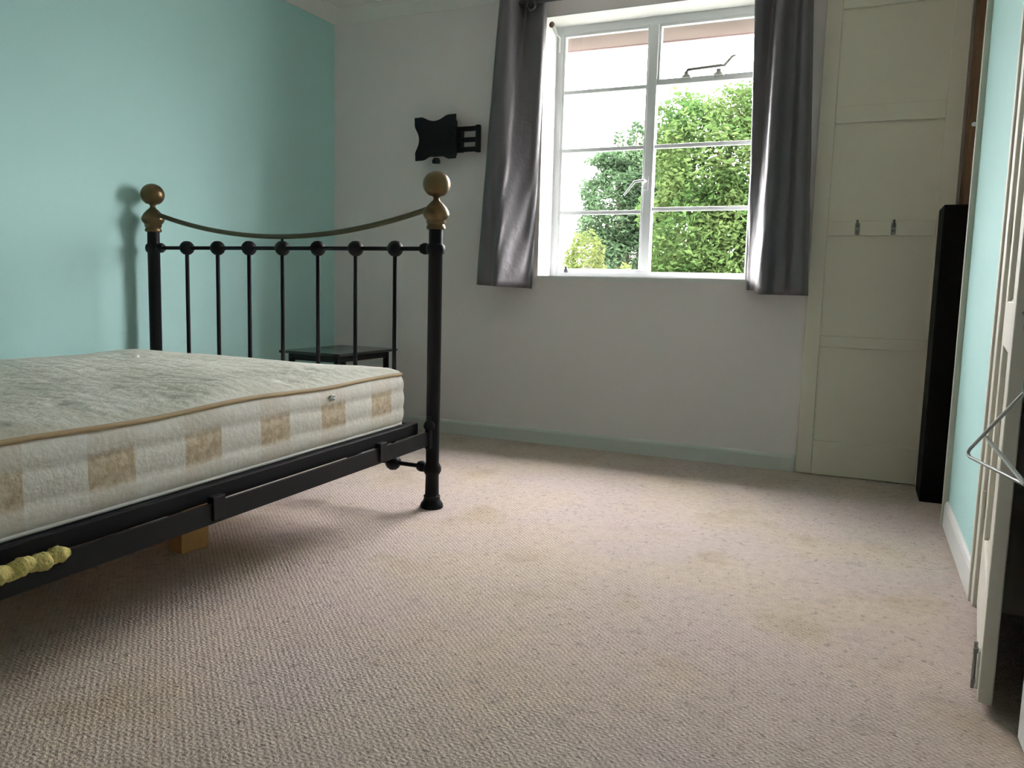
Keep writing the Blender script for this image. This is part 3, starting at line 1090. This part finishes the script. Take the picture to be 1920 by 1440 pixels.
def rr_outline(inset, rad, n=7):
    """rounded rectangle in (s, d): s along, d inwards"""
    pts = []
    x0, x1, y0, y1 = inset, mat_l - inset, inset, mat_w - inset
    r = max(0.01, rad - inset)
    def seg(a, b, m):
        return [(a[0] + (b[0] - a[0]) * k / m, a[1] + (b[1] - a[1]) * k / m) for k in range(m)]
    def arc(cx, cy, a0):
        return [(cx + r * math.cos(a0 + math.pi / 2 * k / n), cy + r * math.sin(a0 + math.pi / 2 * k / n)) for k in range(n)]
    pts += seg((x0 + r, y0), (x1 - r, y0), 60)
    pts += arc(x1 - r, y0 + r, -math.pi / 2)
    pts += seg((x1, y0 + r), (x1, y1 - r), 44)
    pts += arc(x1 - r, y1 - r, 0)
    pts += seg((x1 - r, y1), (x0 + r, y1), 60)
    pts += arc(x0 + r, y1 - r, math.pi / 2)
    pts += seg((x0, y1 - r), (x0, y0 + r), 44)
    pts += arc(x0 + r, y0 + r, math.pi)
    return pts


def lump(s, d):
    return 0.004 * math.sin(s * 7.1 + 1.3) * math.cos(d * 6.3) + 0.002 * math.sin(s * 15 + d * 9)


RAD = 0.085
bm = B()
prof = []          # (inset, fraction of edge height)
K = 22
for k in range(K + 1):
    t = k / K
    bulge = 0.012 * (1 - (2 * t - 1) ** 4)
    ridge = 0.0065 * (abs(math.sin(math.pi * 3 * t)) ** 0.5)
    prof.append((0.018 - bulge - ridge, t))
prev = None
for ins, t in prof:
    ring = []
    for s, d in rr_outline(ins, RAD):
        ring.append(bm.verts.new((-d, -s, t * edge_h(s) + 0.003 * math.sin(s * 21 + d * 17) * math.sin(math.pi * t))))
    if prev:
        n = len(ring)
        for i in range(n):
            bm.faces.new((prev[i], prev[(i + 1) % n], ring[(i + 1) % n], ring[i]))
    else:
        bm.faces.new(ring)
    prev = ring
obj('border', bm, M['ticking'], mtr, smooth=True)
# quilted top: grid with crown, tuft dimples and quilting channels
bm = B()
NX, NY = 150, 120
ins0 = 0.016
grid = []
for i in range(NX + 1):
    row = []
    for j in range(NY + 1):
        u, v = i / NX, j / NY
        a, b_ = u * 2 - 1, v * 2 - 1
        # squash the grid into a rounded rectangle
        s = ins0 + (mat_l - 2 * ins0) * u
        d = ins0 + (mat_w - 2 * ins0) * v
        r = RAD - ins0
        es = min(s - ins0, mat_l - ins0 - s)
        ed = min(d - ins0, mat_w - ins0 - d)
        if es < r and ed < r:
            q = Vector((r - es, r - ed))
            mxq = max(q.x, q.y)
            if q.length > 1e-6:
                q2 = q * (mxq / q.length)
                es2, ed2 = r - q2.x, r - q2.y
                s = ins0 + es2 if u < 0.5 else mat_l - ins0 - es2
                d = ins0 + ed2 if v < 0.5 else mat_w - ins0 - ed2
        e = min(min(s - ins0, mat_l - ins0 - s), min(d - ins0, mat_w - ins0 - d))
        e = max(e, 0)
        rise = 0.030 * (1 - math.exp(-e / 0.07)) + 0.012 * (1 - math.exp(-e / 0.3))
        # quilting channels across the bed and tufts
        q1 = abs(math.sin(math.pi * (s + 0.35 * d) / 0.105))
        q2 = abs(math.sin(math.pi * (s - 0.35 * d) / 0.105))
        qd = -0.004 * (max(0, 1 - 5 * min(q1, q2)))
        fx, fy = (s / 0.235) % 1 - 0.5, ((d + 0.11 * (int(s / 0.235) % 2)) / 0.22) % 1 - 0.5
        tuft = -0.008 * math.exp(-(fx * fx + fy * fy) / 0.012)
        w = min(1, e / 0.05)
        row.append(bm.verts.new((-d, -s, edge_h(s) + rise + w * (qd + tuft + lump(s, d)))))
    grid.append(row)
for i in range(NX):
    for j in range(NY):
        bm.faces.new((grid[i][j], grid[i + 1][j], grid[i + 1][j + 1], grid[i][j + 1]))
obj('quilted_top', bm, M['quilt'], mtr, smooth=True)
bm = B()
tube(bm, [(-d, -s, edge_h(s) + 0.001) for s, d in rr_outline(0.012, RAD)], 0.0065, 8, closed=True)
obj('piping', bm, M['piping'], mtr, smooth=True)
bm = B()
tube(bm, [(-d, -s, 0.004) for s, d in rr_outline(0.014, RAD)], 0.0065, 8, closed=True)
obj('piping', bm, mat('pale_piping', (0.66, 0.65, 0.60), 0.7), mtr, smooth=True)['label'] = 'pale lower piping'
# tufts of white thread pulled out of the top and the border
for s, d, z in ((0.50, 0.00, 0.160), (0.30, 0.42, 0.222), (0.42, 0.95, 0.228)):
    bm = B()
    rnd = random.Random(int(s * 100))
    bmesh.ops.create_icosphere(bm, subdivisions=2, radius=0.011)
    for v in bm.verts:
        v.co = Vector((-d + v.co.x * 0.6, -s + v.co.y * 1.3, z + v.co.z * 0.9)) + Vector((rnd.uniform(-1, 1), rnd.uniform(-1, 1), rnd.uniform(-1, 1))) * 0.0025
    obj('tuft', bm, mat('tuft_white', (0.78, 0.77, 0.73), 0.8), mtr, smooth=True)

# yellow foam strip squeezed between the rail and the base frame near the head
rnd = random.Random(11)
bm = B()
pts, rs = [], []
for k in range(60):
    s = 1.570 + k * 0.36 / 59
    p = bs(s, 0.004, 0.299) + Vector((rnd.uniform(-.002, .002), 0, 0.002 * math.sin(k * 0.5) + rnd.uniform(-.002, .002)))
    pts.append(p + PR_)
    rs.append((0.0185 + 0.0016 * math.sin(k * 0.8) + rnd.uniform(-.0012, .0012)) * min(1, 0.5 + k * 0.14))
tube(bm, pts, rs, 14)
fo = obj('foam_strip', bm, M['foam'], None, smooth=True)
tag(fo, 'lumpy yellow foam strip tucked onto the black bed rail under the mattress', 'foam')

# wooden block under the bed
bm = B()
bk = tag(obj('wooden_block', bx((-0.035, -0.05, 0), (0.035, 0.05, 0.300)), M['block_wood'], None, bevel=0.003),
         'small raw wooden block standing on the carpet under the bed', 'block')
bk.location = (-2.00, 1.885, 0)
bk.rotation_euler = (0, 0, math.radians(-8))

# ------------------------------------------------------------------ bedside table in the corner
tb = thing('bedside_table', 'low black table in the corner behind the bed end', 'table', (-2.962, 3.435, 0))
TWx, TWy, TZ = 0.395, 0.55, 0.50
obj('table_top', bx((0, 0, TZ - 0.014), (TWx, TWy, TZ)), M['black_glass'], tb, bevel=0.002)
for x in (0.035, TWx - 0.06):
    for y in (0.035, TWy - 0.06):
        obj('leg', bx((x, y, 0), (x + 0.025, y + 0.025, TZ - 0.014)), M['black_iron'], tb, bevel=0.002)
obj('shelf', bx((0.035, 0.035, 0.20), (TWx - 0.035, TWy - 0.035, 0.214)), M['black_glass'], tb, bevel=0.002)
bm = B()
box(bm, (0.060, 0.040, TZ - 0.050), (TWx - 0.060, 0.055, TZ - 0.014))
box(bm, (0.060, TWy - 0.055, TZ - 0.050), (TWx - 0.060, TWy - 0.040, TZ - 0.014))
box(bm, (0.040, 0.060, TZ - 0.050), (0.055, TWy - 0.060, TZ - 0.014))
box(bm, (TWx - 0.055, 0.060, TZ - 0.050), (TWx - 0.040, TWy - 0.060, TZ - 0.014))
obj('apron', bm, M['black_iron'], tb)

# ------------------------------------------------------------------ television wall bracket
tv = thing('wall_bracket', 'black television wall bracket fixed to the white wall left of the window', 'bracket', (-2.40, YB, 1.69))
yf = -0.072
bm = B()
# X shaped plate: square with scooped sides
poly = []
def scoop(a, b, depth, n=8):
    a, b = Vector(a), Vector(b)
    d = (b - a)
    nrm = Vector((-d.y, d.x)).normalized()
    out = []
    for k in range(n):
        t = k / n
        f = 0 if t < 0.22 or t > 0.80 else depth * math.sin(math.pi * (t - 0.22) / 0.58)
        out.append(tuple(a + d * t + nrm * f * 0.85))
    return out
c4 = [(-0.142, -0.118), (0.122, -0.112), (0.118, 0.130), (-0.150, 0.122)]
for i in range(4):
    poly += scoop(c4[i], c4[(i + 1) % 4], 0.032, 16)
prism(bm, poly, yf - 0.004, yf + 0.004, 'y')
xp = obj('x_plate', bm, M['mount'], tv, bevel=0.001)
for x, z in ((-0.128, 0.100), (0.086, 0.100), (-0.126, -0.088), (0.078, -0.086)):
    bm = B()
    lathe(bm, [(0, 0), (0.010, 0), (0.009, 0.006), (0, 0.007)], 10, T(x, yf - 0.004, z) @ Matrix.Rotation(math.radians(90), 4, 'X'))
    obj('bolt', bm, M['mount'], xp, smooth=True)
obj('tilt_head', bx((-0.095, yf + 0.004, -0.095), (0.115, -0.045, 0.098)), M['mount'], tv, bevel=0.004)
bm = B()
lathe(bm, [(0, 0), (0.022, 0), (0.024, 0.014), (0.016, 0.030), (0, 0.032)], 12, T(-0.012, yf + 0.012, -0.134))
obj('tilt_knob', bm, M['mount'], tv, smooth=True)
for z in (0.050, -0.010, -0.062):
    obj('arm', bx((0.040, -0.052, z - 0.013), (0.252, -0.036, z + 0.013)), M['mount'], tv, bevel=0.003)
obj('arm_joint', bx((0.232, -0.056, -0.080), (0.258, -0.030, 0.068)), M['mount'], tv, bevel=0.004)
obj('wall_plate', bx((0.060, -0.045, -0.072), (0.135, 0.0, 0.060)), M['mount'], tv, bevel=0.002)


# ------------------------------------------------------------------ curtains
def smooth(t):
    t = max(0, min(1, t))
    return t * t * (3 - 2 * t)


def curtain(name, label, top, bot, z1, z0f, loc_y, bulge=None):
    """top, bot: lists of (x, dy) fold lines at the top and at the hem; dy < 0 comes into the room"""
    t = thing(name, label, 'curtain', (0, loc_y, 0))
    NT, NZ = 110, 46
    def cr_eval(pts, u):
        n = len(pts) - 1
        f = u * n
        i = min(int(f), n - 1)
        w = f - i
        p = [pts[max(i - 1, 0)], pts[i], pts[i + 1], pts[min(i + 2, n)]]
        out = []
        for k in range(2):
            a, b, c, d = (q[k] for q in p)
            out.append(0.5 * (2 * b + (c - a) * w + (2 * a - 5 * b + 4 * c - d) * w * w + (3 * b - a - 3 * c + d) * w ** 3))
        return out
    bm = B()
    rows = []
    for j in range(NZ + 1):
        v = j / NZ
        w = v ** 0.9
        row = []
        for i in range(NT + 1):
            u = i / NT
            a = cr_eval(top, u)
            b = cr_eval(bot, u)
            x = a[0] * (1 - w) + b[0] * w
            y = a[1] * (1 - w) + b[1] * w
            zb = z0f(u)
            z = z1 + (zb - z1) * v
            cr2 = 0.0035 * math.sin(v * 30 + u * 25) * smooth((v - 0.35) * 2) * math.sin(u * 9 + 1)
            row.append(bm.verts.new((x + cr2, y - cr2, z)))
        rows.append(row)
    for j in range(NZ):
        for i in range(NT):
            bm.faces.new((rows[j][i], rows[j][i + 1], rows[j + 1][i + 1], rows[j + 1][i]))
    o = obj('curtain_cloth', bm, [M['curtain'], M['lining']], t, smooth=True)
    so = o.modifiers.new('thickness', 'SOLIDIFY')
    so.thickness = 0.0035
    so.offset = 0
    so.material_offset = 0
    return t, o


YC = 4.085
ct, co = curtain('curtain', 'dark grey eyelet curtain hanging left of the window',
                 [(-1.990, 0.040), (-1.988, -0.040), (-1.950, -0.062), (-1.908, -0.060), (-1.890, 0.000), (-1.874, 0.050), (-1.840, 0.030), (-1.795, 0.010), (-1.756, 0.004), (-1.750, 0.040)],
                 [(-2.085, 0.045), (-2.084, -0.060), (-2.035, -0.090), (-2.000, -0.074), (-1.960, -0.096), (-1.935, -0.080), (-1.895, -0.010), (-1.858, 0.050), (-1.836, 0.078), (-1.818, 0.088)],
                 2.40, lambda u: 0.878 - 0.016 * u, YC)
c2, co2 = curtain('curtain', 'dark grey eyelet curtain hanging right of the window beside the panelled door',
                  [(-0.690, 0.030), (-0.687, -0.020), (-0.655, -0.008), (-0.612, 0.036), (-0.594, 0.030), (-0.578, -0.036), (-0.550, -0.048), (-0.520, -0.010), (-0.490, 0.000), (-0.468, -0.040), (-0.446, -0.030), (-0.440, 0.040)],
                  [(-0.655, 0.085), (-0.651, 0.078), (-0.636, 0.058), (-0.615, 0.018), (-0.596, -0.020), (-0.578, -0.060), (-0.550, -0.070), (-0.510, -0.030), (-0.470, -0.024), (-0.428, -0.066), (-0.380, -0.050), (-0.368, 0.040)],
                  2.40, lambda u: 0.884 - 0.020 * smooth((u - 0.3) * 6), YC)
# eyelet rings and the pole above
pole = thing('curtain_pole', 'dark metal curtain pole above the window, mostly out of frame', 'pole', (0, YC - 0.004, 2.352))
bm = B()
tube(bm, [(-1.955, 0, 0), (-0.46, 0, 0)], 0.012, 12)
obj('rod', bm, M['dark_metal'], pole, smooth=True)
for x in (-1.955, -0.46):
    bm = B()
    bmesh.ops.create_uvsphere(bm, u_segments=14, v_segments=8, radius=0.016, matrix=T(x, 0, 0))
    obj('finial', bm, M['dark_metal'], pole, smooth=True)
for x in (-1.90, -0.51):
    bm = B()
    tube(bm, [(x, 0, 0), (x, YB - YC + 0.004, 0)], 0.007, 8)
    obj('pole_bracket', bm, M['dark_metal'], pole, smooth=True)


def eyelet(par, x, y, z, ang):
    bm = B()
    R, r = 0.024, 0.006
    for k in range(20):
        pass
    pts = [(x + R * math.cos(a) * math.cos(ang), y + R * math.cos(a) * math.sin(ang), z + R * math.sin(a)) for a in [2 * math.pi * k / 20 for k in range(20)]]
    tube(bm, pts, r, 8, closed=True)
    obj('eyelet', bm, M['dark_metal'], par, smooth=True)


for x, y, a in ((-1.947, -0.034, 0.1), (-1.873, 0.012, -1.0), (-1.815, -0.036, 0.1)):
    eyelet(ct, x, y, 2.325, a)
for x, y, a in ((-0.625, -0.035, 0.1), (-0.575, 0.015, 0.9), (-0.520, -0.036, -0.1)):
    eyelet(c2, x, y, 2.325, a)
